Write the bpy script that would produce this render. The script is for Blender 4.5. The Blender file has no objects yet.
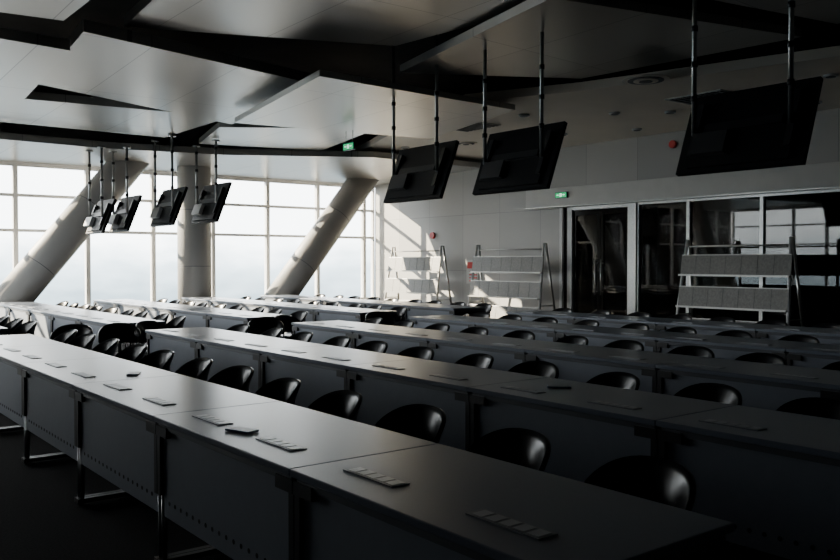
import bpy, bmesh, math, random
from mathutils import Vector, Matrix
random.seed(4)
scn = bpy.context.scene
COL = scn.collection

# ---------------------------------------------------------------- materials
def mat(name, col, rough=0.5, metal=0.0, noise=0.0, nscale=20.0, bump=0.0, spec=0.5, emis=None, estr=0.0):
    m = bpy.data.materials.new(name); m.use_nodes = True
    nt = m.node_tree; b = nt.nodes['Principled BSDF']
    b.inputs['Base Color'].default_value = (*col, 1)
    b.inputs['Roughness'].default_value = rough
    b.inputs['Metallic'].default_value = metal
    b.inputs['Specular IOR Level'].default_value = spec
    if emis:
        b.inputs['Emission Color'].default_value = (*emis, 1)
        b.inputs['Emission Strength'].default_value = estr
    if noise > 0 or bump > 0:
        tc = nt.nodes.new('ShaderNodeTexCoord')
        n = nt.nodes.new('ShaderNodeTexNoise'); n.inputs['Scale'].default_value = nscale
        n.inputs['Detail'].default_value = 5
        nt.links.new(tc.outputs['Object'], n.inputs['Vector'])
        if noise > 0:
            r = nt.nodes.new('ShaderNodeValToRGB')
            r.color_ramp.elements[0].position = 0.3; r.color_ramp.elements[1].position = 0.7
            r.color_ramp.elements[0].color = (*[c*(1-noise) for c in col], 1)
            r.color_ramp.elements[1].color = (*[min(1, c*(1+noise)) for c in col], 1)
            nt.links.new(n.outputs['Fac'], r.inputs['Fac'])
            nt.links.new(r.outputs['Color'], b.inputs['Base Color'])
        if bump > 0:
            bp = nt.nodes.new('ShaderNodeBump'); bp.inputs['Strength'].default_value = bump
            bp.inputs['Distance'].default_value = 0.01
            nt.links.new(n.outputs['Fac'], bp.inputs['Height'])
            nt.links.new(bp.outputs['Normal'], b.inputs['Normal'])
    return m

M_top = mat('tabletop_laminate', (0.165, 0.190, 0.245), 0.29, noise=0.03, nscale=60, spec=0.6)
M_topB = mat('table_edge', (0.09, 0.10, 0.12), 0.5)
M_panel = mat('modesty_panel_grey', (0.23, 0.26, 0.32), 0.5, 0.0, noise=0.03)
M_hole = mat('perforation_dark', (0.01, 0.01, 0.012), 0.8)
M_black = mat('black_metal', (0.012, 0.012, 0.014), 0.4)
M_chrome = mat('chrome', (0.35, 0.36, 0.38), 0.3, 1.0)
M_sock = mat('socket_plate', (0.28, 0.30, 0.33), 0.4, 0.4)
M_sock2 = mat('socket_keys', (0.48, 0.50, 0.53), 0.35, 0.3)
M_chair = mat('black_plastic', (0.010, 0.010, 0.012), 0.28, noise=0.2, nscale=15)
M_carpet = mat('carpet', (0.022, 0.021, 0.023), 0.95, noise=0.35, nscale=90, bump=0.4, spec=0.1)
M_dark = mat('slab_paint', (0.07, 0.062, 0.055), 0.85, noise=0.15, nscale=2, spec=0.1)
M_white = mat('white_frame', (0.66, 0.66, 0.66), 0.5)
M_colm = mat('column_paint', (0.40, 0.395, 0.385), 0.5, noise=0.04, nscale=3)
M_ceil = mat('plaster_ceiling', (0.80, 0.72, 0.62), 0.6, noise=0.03, nscale=2)
M_lintel = mat('lintel_paint', (0.54, 0.53, 0.51), 0.5, noise=0.04, nscale=4)
M_steel = mat('brushed_steel', (0.42, 0.42, 0.41), 0.35, 1.0, noise=0.1, nscale=30)
M_rack = mat('rack_panel', (0.10, 0.098, 0.093), 0.45, 0.5, noise=0.2, nscale=30)
M_rackf = mat('rack_frame', (0.34, 0.335, 0.32), 0.4, 0.6)
M_tv = mat('tv_black', (0.007, 0.007, 0.008), 0.5, spec=0.2)
M_screen = mat('tv_screen', (0.004, 0.004, 0.005), 0.12)
M_box = mat('player_box', (0.60, 0.60, 0.60), 0.45)
M_boxd = mat('player_box_dark', (0.022, 0.022, 0.024), 0.5)
M_doorm = mat('door_leaf', (0.010, 0.009, 0.008), 0.10, noise=0.2, nscale=6, spec=0.2)
M_red = mat('alarm_red', (0.6, 0.02, 0.015), 0.4)
M_green = mat('exit_green', (0.01, 0.25, 0.08), 0.4, emis=(0.02, 0.7, 0.25), estr=0.7)
M_greenw = mat('exit_figure', (0.8, 1.0, 0.85), 0.4, emis=(0.7, 1.0, 0.8), estr=1.5)
M_paper = mat('paper', (0.6, 0.6, 0.58), 0.6)
M_phone = mat('phone_case', (0.34, 0.42, 0.58), 0.3)
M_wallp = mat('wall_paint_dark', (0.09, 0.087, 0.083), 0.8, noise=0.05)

def metal_panel():
    m = mat('aluminium_ceiling_panel', (0.55, 0.535, 0.51), 0.31, 0.75)
    nt = m.node_tree; b = nt.nodes['Principled BSDF']
    tc = nt.nodes.new('ShaderNodeTexCoord')
    n = nt.nodes.new('ShaderNodeTexNoise'); n.inputs['Scale'].default_value = 0.5; n.inputs['Detail'].default_value = 1
    r = nt.nodes.new('ShaderNodeMapRange'); r.inputs['To Min'].default_value = 0.29; r.inputs['To Max'].default_value = 0.35
    nt.links.new(tc.outputs['Object'], n.inputs['Vector'])
    nt.links.new(n.outputs['Fac'], r.inputs['Value']); nt.links.new(r.outputs['Result'], b.inputs['Roughness'])
    br = nt.nodes.new('ShaderNodeTexBrick'); br.offset = 0.0
    br.inputs['Scale'].default_value = 1.0; br.inputs['Brick Width'].default_value = 1.2; br.inputs['Row Height'].default_value = 2.4
    br.inputs['Mortar Size'].default_value = 0.006
    br.inputs['Color1'].default_value = (0.52, 0.50, 0.475, 1); br.inputs['Color2'].default_value = (0.49, 0.47, 0.445, 1)
    br.inputs['Mortar'].default_value = (0.24, 0.23, 0.22, 1)
    nt.links.new(tc.outputs['Object'], br.inputs['Vector']); nt.links.new(br.outputs['Color'], b.inputs['Base Color'])
    return m
M_alu = metal_panel()

def wall_panel_mat():
    m = mat('wall_cladding', (0.36, 0.365, 0.37), 0.45)
    nt = m.node_tree; b = nt.nodes['Principled BSDF']
    tc = nt.nodes.new('ShaderNodeTexCoord')
    sx = nt.nodes.new('ShaderNodeSeparateXYZ'); cx = nt.nodes.new('ShaderNodeCombineXYZ')
    nt.links.new(tc.outputs['Object'], sx.inputs[0])
    nt.links.new(sx.outputs['Y'], cx.inputs['X']); nt.links.new(sx.outputs['Z'], cx.inputs['Y'])
    br = nt.nodes.new('ShaderNodeTexBrick'); br.offset = 0.0
    br.inputs['Scale'].default_value = 1.0
    br.inputs['Brick Width'].default_value = 1.25; br.inputs['Row Height'].default_value = 1.3
    br.inputs['Mortar Size'].default_value = 0.006
    br.inputs['Color1'].default_value = (0.42, 0.41, 0.395, 1); br.inputs['Color2'].default_value = (0.36, 0.352, 0.34, 1)
    br.inputs['Mortar'].default_value = (0.24, 0.24, 0.23, 1)
    nt.links.new(cx.outputs[0], br.inputs['Vector']); nt.links.new(br.outputs['Color'], b.inputs['Base Color'])
    return m
M_clad = wall_panel_mat()

def glass(name, tint, refl):
    m = bpy.data.materials.new(name); m.use_nodes = True
    nt = m.node_tree; nt.nodes.remove(nt.nodes['Principled BSDF'])
    o = nt.nodes['Material Output']
    t = nt.nodes.new('ShaderNodeBsdfTransparent'); t.inputs[0].default_value = (*tint, 1)
    g = nt.nodes.new('ShaderNodeBsdfGlossy'); g.inputs['Roughness'].default_value = 0.02
    f = nt.nodes.new('ShaderNodeFresnel'); f.inputs['IOR'].default_value = refl
    mx = nt.nodes.new('ShaderNodeMixShader')
    nt.links.new(f.outputs[0], mx.inputs[0]); nt.links.new(t.outputs[0], mx.inputs[1]); nt.links.new(g.outputs[0], mx.inputs[2])
    nt.links.new(mx.outputs[0], o.inputs['Surface'])
    return m
M_winglass = glass('window_glass', (0.95, 0.97, 0.97), 1.35)
M_dkglass = glass('partition_glass', (0.45, 0.45, 0.44), 1.5)

# ---------------------------------------------------------------- builder
class B:
    def __init__(s): s.bm = bmesh.new(); s.mats = []
    def mi(s, m):
        if m not in s.mats: s.mats.append(m)
        return s.mats.index(m)
    def _mark(s, verts, m, smooth=False):
        i = s.mi(m); fs = set()
        for v in verts:
            for f in v.link_faces: fs.add(f)
        for f in fs: f.material_index = i; f.smooth = smooth
    def box(s, x0, x1, y0, y1, z0, z1, m, rot=None, piv=None):
        r = bmesh.ops.create_cube(s.bm, size=1.0)
        T = Matrix.Translation(((x0+x1)/2, (y0+y1)/2, (z0+z1)/2)) @ Matrix.Diagonal((x1-x0, y1-y0, z1-z0, 1))
        if rot is not None:
            p = Matrix.Translation(piv); T = p @ rot @ p.inverted() @ T
        bmesh.ops.transform(s.bm, matrix=T, verts=r['verts'])
        s._mark(r['verts'], m); return r['verts']
    def cyl(s, p0, p1, r0, m, r1=None, seg=12, smooth=True):
        p0 = Vector(p0); p1 = Vector(p1); d = p1-p0
        r = bmesh.ops.create_cone(s.bm, cap_ends=True, segments=seg, radius1=r0, radius2=r0 if r1 is None else r1, depth=d.length)
        q = Vector((0, 0, 1)).rotation_difference(d.normalized()).to_matrix().to_4x4()
        bmesh.ops.transform(s.bm, matrix=Matrix.Translation((p0+p1)/2) @ q, verts=r['verts'])
        s._mark(r['verts'], m, smooth)
        for f in {f for v in r['verts'] for f in v.link_faces}:
            if len(f.verts) > 4: f.smooth = False
    def slab(s, pts, th, m):
        lo = [s.bm.verts.new(p) for p in pts]; up = [s.bm.verts.new((p[0], p[1], p[2]+th)) for p in pts]
        n = len(pts); i = s.mi(m); fs = [s.bm.faces.new(lo[::-1]), s.bm.faces.new(up)]
        for k in range(n):
            fs.append(s.bm.faces.new([lo[k], lo[(k+1) % n], up[(k+1) % n], up[k]]))
        for f in fs: f.material_index = i
        bmesh.ops.recalc_face_normals(s.bm, faces=fs)
    def prism(s, xy_profile, y0, y1, m):
        a = [s.bm.verts.new((p[0], y0, p[1])) for p in xy_profile]; c = [s.bm.verts.new((p[0], y1, p[1])) for p in xy_profile]
        n = len(a); fs = [s.bm.faces.new(a), s.bm.faces.new(c[::-1])]
        for k in range(n): fs.append(s.bm.faces.new([a[k], c[k], c[(k+1) % n], a[(k+1) % n]]))
        i = s.mi(m)
        for f in fs: f.material_index = i
        bmesh.ops.recalc_face_normals(s.bm, faces=fs)
    def grid(s, fn, nu, nv, m, th=0.0):
        vs = [[s.bm.verts.new(fn(a/nu, b/nv)) for b in range(nv+1)] for a in range(nu+1)]
        i = s.mi(m); fs = []
        for a in range(nu):
            for b in range(nv):
                f = s.bm.faces.new([vs[a][b], vs[a+1][b], vs[a+1][b+1], vs[a][b+1]])
                f.material_index = i; f.smooth = True; fs.append(f)
        if th:
            bmesh.ops.recalc_face_normals(s.bm, faces=fs)
            bmesh.ops.solidify(s.bm, geom=fs, thickness=th)
    def mesh(s, name):
        me = bpy.data.meshes.new(name); s.bm.to_mesh(me); s.bm.free()
        for m in s.mats: me.materials.append(m)
        return me
    def obj(s, name, bevel=0.0, loc=(0, 0, 0)):
        o = bpy.data.objects.new(name, s.mesh(name)); COL.objects.link(o); o.location = loc
        if bevel:
            md = o.modifiers.new('bevel', 'BEVEL'); md.width = bevel; md.segments = 2; md.limit_method = 'ANGLE'
        return o

def bake(o):
    dg = bpy.context.evaluated_depsgraph_get()
    me = bpy.data.meshes.new_from_object(o.evaluated_get(dg))
    nm = o.name; bpy.data.objects.remove(o); me.name = nm
    return me

def inst(name, me, loc, rz=0.0):
    o = bpy.data.objects.new(name, me); COL.objects.link(o)
    o.location = loc; o.rotation_euler = (0, 0, rz); return o

XW, YW = 13.0, 18.6
X0, Y0 = -4.0, -3.0
ZC = 4.75
YL = 12.4

# ---------------------------------------------------------------- shell
b = B(); b.box(X0-0.35, 17, Y0, YW+0.35, -0.2, 0, M_carpet); b.obj('floor')
b = B(); b.box(X0-0.35, 17, Y0, YW+0.35, ZC, ZC+0.2, M_dark); b.obj('ceiling')
b = B(); b.box(X0-0.35, X0, Y0, YL, 0, ZC, M_wallp)
b.box(X0-0.35, X0, YL, YW, 0, 0.5, M_white); b.box(X0-0.35, X0, YL, YW, 3.52, ZC, M_white)
b.obj('wall_left')
b = B(); b.box(X0, 17, Y0-0.2, Y0, 0, ZC, M_wallp); b.obj('wall_back')

b = B()
b.box(XW, XW+0.25, 11.94, YW, 0, ZC, M_clad)
b.box(XW, XW+0.25, Y0, 11.94, 2.65, ZC, M_clad)
b.obj('wall_right')
b = B()
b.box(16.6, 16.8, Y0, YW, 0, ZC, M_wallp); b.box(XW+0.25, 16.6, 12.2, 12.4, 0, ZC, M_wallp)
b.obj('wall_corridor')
b = B(); b.box(XW-0.14, XW-0.001, Y0+0.02, 12.8, 2.65, 3.02, M_lintel)
b.box(XW-0.16, XW-0.001, Y0+0.02, 12.8, 2.62, 2.65, M_steel); b.obj('trim_1', 0.006)

b = B()
b.box(X0-0.35, XW+0.25, YW, YW+0.35, 0, 0.50, M_white)
b.box(X0-0.35, XW+0.25, YW, YW+0.35, 3.52, ZC, M_white)
b.obj('wall_front')
b = B(); b.box(X0, XW-0.001, YW-0.18, YW, 0.46, 0.52, M_white); b.obj('trim_2', 0.01)
mull = [4.1+1.43*k for k in range(-5, 7)]
edges = [X0] + mull + [XW]
wi = 1
for i in range(len(edges)-1):
    a, c = edges[i], edges[i+1]
    if c-a < 0.15: continue
    b = B(); w = 0.045
    b.box(a, a+w, YW+0.02, YW+0.14, 0.5, 3.52, M_white); b.box(c-w, c, YW+0.02, YW+0.14, 0.5, 3.52, M_white)
    for z in (0.5, 2.12, 2.84, 3.46):
        b.box(a+w, c-w, YW+0.03, YW+0.13, z, z+0.06, M_white)
    b.box(a+w, c-w, YW+0.075, YW+0.082, 0.56, 3.46, M_winglass)
    b.obj('window_%d' % wi); wi += 1
n = 5; st = (YW-YL)/n
for i in range(n):
    a, c = YL+st*i, YL+st*(i+1); b = B(); w = 0.045
    xa, xb = X0-0.14, X0-0.02
    b.box(xa, xb, a, a+w, 0.5, 3.52, M_white); b.box(xa, xb, c-w, c, 0.5, 3.52, M_white)
    for z in (0.5, 2.12, 2.84, 3.46): b.box(xa, xb, a+w, c-w, z, z+0.06, M_white)
    b.box(X0-0.082, X0-0.075, a+w, c-w, 0.56, 3.46, M_winglass)
    b.obj('window_%d' % wi); wi += 1

def column(name, p0, p1, r):
    b = B(); b.cyl(p0, p1, r, M_colm, seg=48)
    b.cyl((p0[0], p0[1], 0), (p0[0], p0[1], 0.08), r+0.05, M_steel, seg=48)
    p0 = Vector(p0); d = Vector(p1)-p0
    for t in (0.3, 0.56, 0.8):
        q = p0+d*t; n = d.normalized()*0.005
        b.cyl(q-n, q+n, r+0.002, M_topB, seg=48)
    b.obj(name)
column('slanted_column', (9.07, 17.65, 0), (9.07+0.81*4.7, 17.65, 4.7), 0.34)
column('slanted_column', (3.17, 17.65, 0), (3.17+0.81*4.7, 17.65, 4.7), 0.34)
column('slanted_column', (-2.73, 17.65, 0), (-2.73+0.81*4.7, 17.65, 4.7), 0.34)
column('round_column', (7.48, 17.6, 0), (7.48, 17.6, 4.7), 0.36)

# ---------------------------------------------------------------- ceiling panels (x, y, z)
def panel(name, pts, th=0.10, m=M_alu):
    b = B(); b.slab(pts, th, m)
    return b.obj(name)
P = 'angular_ceiling_panel'
panel(P, [(2.79, 9.5, 4.0), (6.42, 10.18, 3.95), (6.27, 13.19, 3.82), (2.93, 11.98, 3.86)], 0.14)
panel(P, [(3.29, 9.69, 4.18), (3.16, 8.15, 4.18), (3.0, 3.5, 4.2), (6.03, 3.9, 4.25), (6.62, 6.08, 4.22), (6.28, 8.54, 4.2)], 0.12)
panel(P, [(2.75, 9.86, 3.86), (2.93, 13.08, 3.74), (0.4, 13.0, 3.74), (0.2, 9.6, 3.86)], 0.12)
panel(P, [(5.38, 8.87, 3.76), (8.71, 8.89, 3.72), (9.28, 11.58, 3.66), (5.87, 12.23, 3.68)], 0.08)
panel(P, [(6.73, 9.05, 4.02), (6.12, 5.75, 4.08), (9.22, 4.85, 4.02), (8.77, 7.69, 3.98)], 0.10)
panel(P, [(2.0, 15.03, 3.85), (2.5, 13.3, 3.87), (6.1, 12.9, 3.88), (5.9, 15.2, 3.80), (2.6, 15.3, 3.82)], 0.12)
panel(P, [(6.14, 13.38, 3.78), (8.4, 11.95, 3.80), (8.9, 14.6, 3.74), (6.56, 15.2, 3.74)], 0.10)
panel(P, [(-0.5, 4.0, 4.1), (2.7, 4.2, 4.15), (2.5, 9.2, 4.0), (-0.5, 9.4, 3.95)], 0.12)
panel(P, [(6.5, 0.5, 4.15), (9.6, 1.0, 4.05), (9.3, 4.5, 4.1), (6.4, 5.3, 4.2)], 0.12)
panel('ceiling_1', [(X0+0.01, 18.59, 3.54), (X0+0.01, 15.0, 3.62), (2.4, 15.75, 3.60), (5.0, 15.9, 3.60), (7.2, 15.5, 3.61), (9.9, 14.2, 3.64), (12.95, 14.3, 3.64), (12.95, 18.59, 3.54)], 0.12, M_alu)
panel('ceiling_2', [(9.9, 14.5, 3.85), (8.9, 12.0, 3.85), (8.2, 9.4, 3.85), (8.9, 7.8, 3.85), (9.75, 4.6, 3.85), (10, Y0, 3.85), (XW-0.001, Y0, 3.85), (XW-0.001, 16.8, 3.85), (10.5, 16.8, 3.85)], 0.12, M_ceil)

def ring(name, x, y, z, r):
    b = B()
    for k in range(4):
        rr = r*(1-0.24*k)
        b.cyl((x, y, z-0.012-0.008*k), (x, y, z), rr, M_ceil if k % 2 == 0 else M_black, seg=40)
    b.obj(name)
ring('round_air_diffuser', 9.0, 6.8, 3.849, 0.30)
ring('round_air_diffuser', 11.0, 12.6, 3.849, 0.22)
for (x, y) in [(10.6, 8.6), (11.2, 8.0), (11.6, 7.2), (9.6, 9.6), (11.6, 10.6), (10.4, 13.8), (12.2, 9.4), (10.6, 5.2), (12.2, 6.2), (9.7, 12.3)]:
    b = B(); b.cyl((x, y, 3.82), (x, y, 3.849), 0.085, M_white, seg=24); b.cyl((x, y, 3.815), (x, y, 3.83), 0.06, M_black, seg=24)
    b.obj('recessed_downlight')
for (x, y) in [(9.7, 11.0), (10.6, 7.0)]:
    b = B(); b.box(x-0.3, x+0.3, y-0.45, y+0.45, 3.835, 3.849, M_steel)
    for k in range(9):
        b.box(x-0.27, x+0.27, y-0.42+k*0.095, y-0.37+k*0.095, 3.825, 3.836, M_black)
    b.obj('air_vent_grille')

# ---------------------------------------------------------------- table
L, W = 1.35, 0.70
b = B()
b.box(-W/2, W/2, -L/2+0.002, L/2-0.002, 0.722, 0.75, M_top)
o = b.obj('tmp', 0.004); top_me = bake(o)
b = B(); b.bm.from_mesh(top_me); b.mats = [M_top]
b.box(-W/2+0.02, W/2-0.02, -L/2+0.02, L/2-0.02, 0.69, 0.7218, M_topB)
b.box(-0.315, -0.300, -L/2+0.045, L/2-0.045, 0.26, 0.70, M_panel)
for k in range(17):
    y = -0.56+k*0.07
    b.cyl((-0.3165, y, 0.335), (-0.2985, y, 0.335), 0.011, M_hole, seg=10, smooth=False)
for sgn in (-1, 1):
    y = sgn*(L/2-0.022)
    b.box(-0.332, -0.285, y-0.018, y+0.018, 0.36, 0.69, M_black)
    b.cyl((-0.305, y, 0.03), (-0.305, y, 0.36), 0.014, M_chrome)
    b.cyl((0.22, y, 0.03), (0.22, y, 0.69), 0.014, M_chrome)
    b.box(-0.335, 0.24, y-0.020, y+0.020, 0.66, 0.69, M_black)
    yy0, yy1 = (y-0.11, y+0.018) if sgn > 0 else (y-0.018, y+0.11)
    b.box(-0.338, -0.28, yy0, yy1, 0.655, 0.705, M_black)
    b.prism([(-0.28, 0.66), (-0.28, 0.52), (-0.22, 0.60), (-0.10, 0.645), (0.05, 0.66)], y-0.012, y+0.012, M_black)
    b.box(-0.335, 0.25, y-0.018, y+0.018, 0.012, 0.04, M_black)
    for x in (-0.31, 0.22):
        b.cyl((x, y, 0.0), (x, y, 0.014), 0.018, M_black)
    yc = sgn*0.335+0.05
    b.box(-0.21, -0.135, yc-0.15, yc+0.15, 0.7502, 0.754, M_sock)
    for k in range(5):
        b.box(-0.200, -0.145, yc-0.138+k*0.057, yc-0.094+k*0.057, 0.7542, 0.7555, M_sock2)
table_me = b.mesh('conference_table')

# ---------------------------------------------------------------- chair (faces -x)
def back_fn(u, v):
    s = u*2-1; th = s*math.radians(80)
    top = 0.785-0.16*abs(s)**2.6
    bot = 0.55+0.015*abs(s)**2
    e = max(0.0, (abs(s)-0.86)/0.14)
    mid = (top+bot)/2; hh = (top-bot)/2*math.sqrt(max(0.05, 1-e*e*0.9))
    z = mid+(v*2-1)*hh
    lean = (z-0.56)*0.22
    r = 0.218+lean*0.6-0.012*math.sin(v*math.pi)
    return (math.cos(th)*r*0.95+lean*0.5, math.sin(th)*r*1.03, z)
b = B()
b.grid(back_fn, 24, 8, M_chair, th=0.020)
def seat_fn(u, v):
    a = u*2*math.pi; r = v
    n = 3.2
    ca, sa = math.cos(a), math.sin(a)
    k = (abs(ca)**n+abs(sa)**n)**(-1/n)
    return (ca*k*0.22*r-0.01, sa*k*0.225*r, 0.455-0.018*(1-r*r)+0.0-0.02*(r**6))
b.grid(seat_fn, 28, 6, M_chair, th=0.025)
for sy in (-1, 1):
    b.cyl((0.16, sy*0.13, 0.435), (0.20, sy*0.12, 0.66), 0.012, M_chair, seg=8)
    b.cyl((-0.16, sy*0.18, 0.43), (-0.20, sy*0.22, 0.0), 0.011, M_chrome, seg=8)
    b.cyl((0.16, sy*0.18, 0.43), (0.23, sy*0.22, 0.0), 0.011, M_chrome, seg=8)
    b.cyl((-0.16, sy*0.18, 0.425), (0.16, sy*0.18, 0.425), 0.011, M_chrome, seg=8)
b.cyl((-0.16, -0.18, 0.425), (-0.16, 0.18, 0.425), 0.010, M_chrome, seg=8)
b.cyl((0.16, -0.18, 0.425), (0.16, 0.18, 0.425), 0.010, M_chrome, seg=8)
chair_me = b.mesh('conference_chair')

rows = [1.5, 3.33, 5.16, 6.99, 8.82]
for ri, v in enumerate(rows):
    ya = 1.34 if ri == 0 else 1.10
    starts = [ya+L*k for k in range(6)] + [10.4+L*k for k in range(5)]
    off = 0.22 if ri == 0 else 0.05
    for k, y in enumerate(starts):
        inst('conference_table', table_me, (v+W/2, y+L/2, 0))
        for s in (-1, 1):
            if k == 10 and s == 1: continue
            inst('conference_chair', chair_me, (v+W+0.12+random.uniform(-0.015, 0.05), y+L/2+off+s*0.335+random.uniform(-0.03, 0.03), 0),
                 random.uniform(-0.12, 0.12))
for (x, y, r) in [(3.25, 9.78, 1.3), (3.78, 9.95, 1.9), (2.72, 9.9, 1.0), (5.1, 9.72, 1.2), (5.6, 9.9, 1.8), (7.0, 9.8, 1.4)]:
    inst('conference_chair', chair_me, (x, y, 0), r)
for (x, y, r) in [(1.67, 3.42, 0.3), (1.95, 5.6, -0.5), (3.75, 3.45, 0.8)]:
    b = B(); b.box(-0.036, 0.036, -0.07, 0.07, 0, 0.009, M_phone); b.box(-0.033, 0.033, -0.064, 0.064, 0.009, 0.0095, M_sock)
    o = b.obj('smartphone', 0.003, (x, y, 0.7512)); o.rotation_euler = (0, 0, r)

# ---------------------------------------------------------------- hanging televisions
def tv(y, x, zb, wd, zt, bx, hh=0.40):
    zc = zb+0.36; b = B(); q = hh/0.40
    R = Matrix.Rotation(math.radians(21), 4, 'Y'); p = Vector((x, y, zc))
    h = wd/2
    b.box(x-0.02, x+0.03, y-h, y+h, zc-hh, zc+hh, M_tv, R, p)
    b.box(x+0.030, x+0.034, y-h+0.02, y+h-0.02, zc-hh+0.02, zc+hh-0.02, M_screen, R, p)
    b.box(x-0.05, x-0.02, y-h*0.8, y+h*0.8, zc-0.36*q, zc+0.16*q, M_tv, R, p)
    b.box(x-0.075, x-0.05, y-0.38, y+0.38, zc-0.02, zc+0.06, M_black, R, p)
    b.box(x-0.12, x-0.055, y+0.10, y+0.44, zc-0.26*q, zc-0.05*q, bx, R, p)
    for dy in (-0.38*wd, 0.38*wd):
        b.box(x-0.075, x-0.02, y+dy-0.03, y+dy+0.03, zc-0.25*q, zc+0.28*q, M_black, R, p)
        b.cyl((x-0.09, y+dy, zc-0.02), (x-0.09, y+dy, zt), 0.022, M_steel, seg=14)
        for z in (zc+0.3, zc+0.62, zc+0.95):
            if z < zt-0.1: b.cyl((x-0.09, y+dy, z), (x-0.09, y+dy, z+0.05), 0.030, M_black, seg=14)
        b.cyl((x-0.09, y+dy, zt-0.03), (x-0.09, y+dy, zt), 0.07, M_steel, seg=20)
    b.obj('hanging_television')
for a in [(4.17, 6.95, 2.33, 1.23, ZC, M_boxd), (7.05, 6.95, 2.33, 1.23, ZC, M_boxd), (8.9, 6.95, 2.33, 1.23, ZC, M_boxd),
          (14.9, 6.66, 2.24, 1.15, 3.73, M_box, 0.39), (15.25, 5.98, 2.16, 1.1, 3.80, M_box, 0.37), (15.85, 5.38, 2.04, 1.0, 3.61, M_box, 0.35), (16.0, 4.98, 1.98, 0.95, 3.60, M_box, 0.33)]:
    tv(*a)

# ---------------------------------------------------------------- door & glazed partition on right wall
b = B()
for (a, c) in [(11.86, 11.935), (11.60, 11.72), (10.01, 10.2)]:
    b.box(XW-0.03, XW+0.12, a, c, 0, 2.615, M_white if a > 11 else M_steel)
b.box(XW+0.03, XW+0.08, 11.72, 11.86, 0, 2.615, M_doorm)
b.box(XW-0.03, XW+0.12, 10.2, 11.6, 2.55, 2.615, M_steel)
# double leaf: slim metal stiles around glazing
for (a, c) in [(10.205, 10.895), (10.905, 11.595)]:
    b.box(XW+0.02, XW+0.07, a, a+0.07, 0.01, 2.545, M_doorm); b.box(XW+0.02, XW+0.07, c-0.07, c, 0.01, 2.545, M_doorm)
    b.box(XW+0.02, XW+0.07, a+0.07, c-0.07, 0.01, 0.20, M_doorm); b.box(XW+0.02, XW+0.07, a+0.07, c-0.07, 2.44, 2.545, M_doorm)
    b.box(XW+0.04, XW+0.05, a+0.07, c-0.07, 0.20, 2.44, M_dkglass)
for y in (10.83, 10.97):
    b.cyl((XW-0.05, y, 0.85), (XW-0.05, y, 1.55), 0.014, M_steel)
    for z in (0.92, 1.48): b.cyl((XW-0.05, y, z), (XW+0.03, y, z), 0.008, M_steel)
b.obj('door_1')
gl = [10.0, 8.9, 7.5, 6.1, 4.7, 3.3, 1.9, 0.5, -0.9, -2.3, Y0]
for i in range(len(gl)-1):
    c, a = gl[i], gl[i+1]; b = B()
    b.box(XW, XW+0.10, a, a+0.03, 0, 2.62, M_steel); b.box(XW, XW+0.10, c-0.03, c, 0, 2.62, M_steel)
    b.box(XW, XW+0.10, a+0.03, c-0.03, 0, 0.10, M_steel)
    b.box(XW, XW+0.10, a+0.03, c-0.03, 2.58, 2.62, M_steel)
    b.box(XW+0.045, XW+0.055, a+0.03, c-0.03, 0.10, 2.58, M_dkglass)
    b.obj('glass_partition')

# ---------------------------------------------------------------- display racks (A-frames)
def rack(y0, y1, x):
    b = B(); H = 1.88
    for y in (y0, y1):
        s = 1 if y == y0 else -1
        b.cyl((x-0.30, y, 0), (x-0.03, y+s*0.10, H), 0.026, M_white)
        b.cyl((x+0.28, y, 0), (x+0.03, y+s*0.10, H), 0.024, M_steel)
        b.cyl((x-0.20, y+s*0.03, 0.62), (x+0.19, y+s*0.03, 0.62), 0.012, M_steel)
    b.cyl((x-0.04, y0+0.10, H-0.12), (x-0.04, y1-0.10, H-0.12), 0.014, M_rackf)
    for (z0, z1) in [(1.28, 1.62), (0.76, 1.10), (0.24, 0.58)]:
        f = lambda z: x-0.30+0.27*z/H
        ang = math.atan(0.27/H)
        R = Matrix.Rotation(ang, 4, 'Y'); zc = (z0+z1)/2; pv = Vector((f(zc)-0.02, 0, zc))
        b.box(pv.x-0.008, pv.x+0.008, y0+0.04, y1-0.04, z0, z1, M_rack, R, pv)
        b.box(pv.x-0.09, pv.x, y0+0.04, y1-0.04, z0-0.01, z0+0.005, M_rack)
        b.box(pv.x-0.095, pv.x-0.085, y0+0.04, y1-0.04, z0-0.01, z0+0.02, M_rackf)
        b.box(pv.x-0.014, pv.x+0.01, y0+0.04, y1-0.04, z1-0.010, z1+0.004, M_rackf, R, pv)
        for k in range(1, 7):
            yy = y0+0.04+(y1-y0-0.08)*k/7
            b.box(pv.x-0.011, pv.x-0.006, yy-0.003, yy+0.003, z0, z1, M_black, R, pv)
    b.obj('display_rack')
rack(6.5, 8.5, 12.3); rack(11.75, 13.95, 12.45); rack(15.0, 17.1, 12.45)

# ---------------------------------------------------------------- signs
def exit_sign(x, y, z, hang):
    b = B()
    b.box(x-0.02, x+0.02, y-0.16, y+0.16, z-0.06, z+0.06, M_black)
    b.box(x-0.024, x-0.0205, y-0.145, y+0.145, z-0.05, z+0.05, M_green)
    b.box(x-0.026, x-0.0243, y-0.02, y+0.03, z-0.032, z+0.03, M_greenw)
    b.box(x-0.026, x-0.0243, y-0.10, y-0.05, z-0.006, z+0.010, M_greenw)
    b.box(x-0.026, x-0.0243, y+0.06, y+0.11, z-0.006, z+0.010, M_greenw)
    if hang:
        for d in (-0.1, 0.1): b.cyl((x, y+d, z+0.06), (x, y+d, hang), 0.005, M_steel, seg=8)
    b.obj('exit_sign')
exit_sign(7.65, 11.68, 3.40, 3.66)
exit_sign(XW-0.17, 11.75, 2.86, None)
b = B(); b.cyl((XW-0.06, 9.2, 3.62), (XW-0.001, 9.2, 3.62), 0.07, M_red, seg=20); b.obj('fire_alarm')
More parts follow.
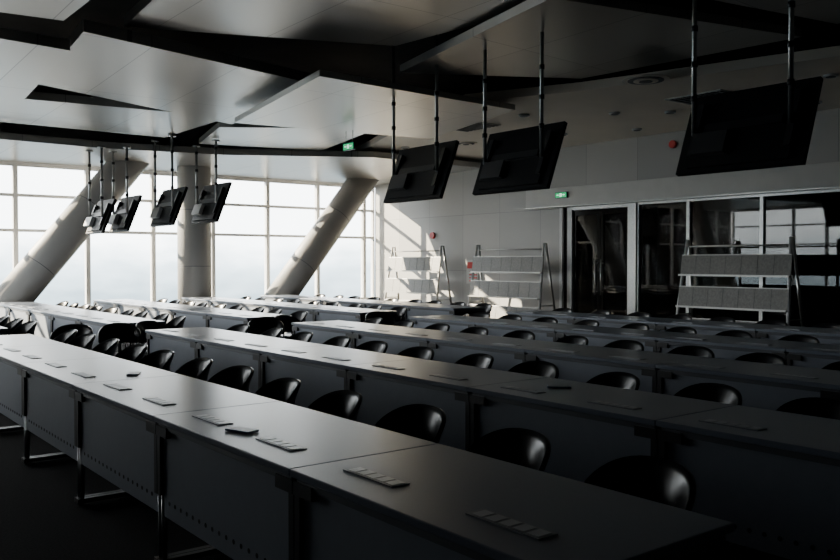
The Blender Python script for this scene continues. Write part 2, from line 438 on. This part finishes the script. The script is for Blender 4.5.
b = B(); b.cyl((XW-0.06, 16.1, 2.15), (XW-0.001, 16.1, 2.15), 0.08, M_red, seg=20); b.obj('fire_alarm')
b = B(); b.box(XW-0.02, XW-0.001, 14.45, 14.85, 1.0, 1.55, M_paper); b.box(XW-0.025, XW-0.02, 14.48, 14.82, 1.35, 1.5, M_red)
for k in range(4): b.box(XW-0.025, XW-0.02, 14.48, 14.75, 1.05+k*0.07, 1.08+k*0.07, M_red)
b.obj('wall_notice')

# ---------------------------------------------------------------- camera
cam = bpy.data.cameras.new('camera'); co = bpy.data.objects.new('camera', cam); COL.objects.link(co)
cam.sensor_width = 36; cam.lens = 36.13; cam.clip_end = 500
co.location = (0, 0, 1.5)
co.rotation_euler = (math.radians(90-1.22), 0, math.radians(-38))
scn.camera = co

# ---------------------------------------------------------------- light
w = bpy.data.worlds.new('sky'); scn.world = w; w.use_nodes = True
nt = w.node_tree; bg = nt.nodes['Background']
tc = nt.nodes.new('ShaderNodeTexCoord'); sp = nt.nodes.new('ShaderNodeSeparateXYZ')
rp = nt.nodes.new('ShaderNodeValToRGB')
mr = nt.nodes.new('ShaderNodeMapRange'); mr.inputs['From Min'].default_value = -0.15; mr.inputs['From Max'].default_value = 0.15
nt.links.new(tc.outputs['Generated'], sp.inputs[0]); nt.links.new(sp.outputs['Z'], mr.inputs['Value'])
nz = nt.nodes.new('ShaderNodeTexNoise'); nz.inputs['Scale'].default_value = 22; nz.inputs['Detail'].default_value = 6
mp = nt.nodes.new('ShaderNodeMapping'); mp.inputs['Scale'].default_value = (1, 1, 3)
nt.links.new(tc.outputs['Generated'], mp.inputs['Vector']); nt.links.new(mp.outputs['Vector'], nz.inputs['Vector'])
ad = nt.nodes.new('ShaderNodeMath'); ad.operation = 'MULTIPLY_ADD'; ad.inputs[1].default_value = 0.18
nt.links.new(nz.outputs['Fac'], ad.inputs[0]); nt.links.new(mr.outputs['Result'], ad.inputs[2])
sb = nt.nodes.new('ShaderNodeMath'); sb.operation = 'SUBTRACT'; sb.inputs[1].default_value = 0.09
nt.links.new(ad.outputs[0], sb.inputs[0]); nt.links.new(sb.outputs[0], rp.inputs['Fac'])
e = rp.color_ramp.elements
e[0].position = 0.0; e[0].color = (0.13, 0.16, 0.18, 1)
e[1].position = 1.0; e[1].color = (0.98, 0.985, 1.0, 1)
x = e.new(0.36); x.color = (0.20, 0.25, 0.28, 1)
x = e.new(0.48); x.color = (0.40, 0.47, 0.51, 1)
x = e.new(0.60); x.color = (0.90, 0.93, 0.95, 1)
nt.links.new(rp.outputs['Color'], bg.inputs['Color']); bg.inputs['Strength'].default_value = 10.0

sun = bpy.data.lights.new('sun', 'SUN'); so = bpy.data.objects.new('sun', sun); COL.objects.link(so)
sun.energy = 38.0; sun.angle = math.radians(0.6); sun.color = (1.0, 0.84, 0.62)
so.rotation_euler = Vector((0.8, -1.0, -0.49)).to_track_quat('-Z', 'Y').to_euler()
so.location = (0, 30, 12)
def portal(loc, d, sx, sy):
    po = bpy.data.lights.new('window_portal', 'AREA'); pob = bpy.data.objects.new('window_portal', po); COL.objects.link(pob)
    po.shape = 'RECTANGLE'; po.size = sx; po.size_y = sy; po.cycles.is_portal = True
    pob.location = loc; pob.rotation_euler = Vector(d).to_track_quat('-Z', 'Y').to_euler()
portal(((XW+X0)/2, YW+0.4, 2.0), (0, -1, 0), XW-X0, 3.1)
portal((X0-0.4, (YL+YW)/2, 2.0), (1, 0, 0), YW-YL, 3.1)
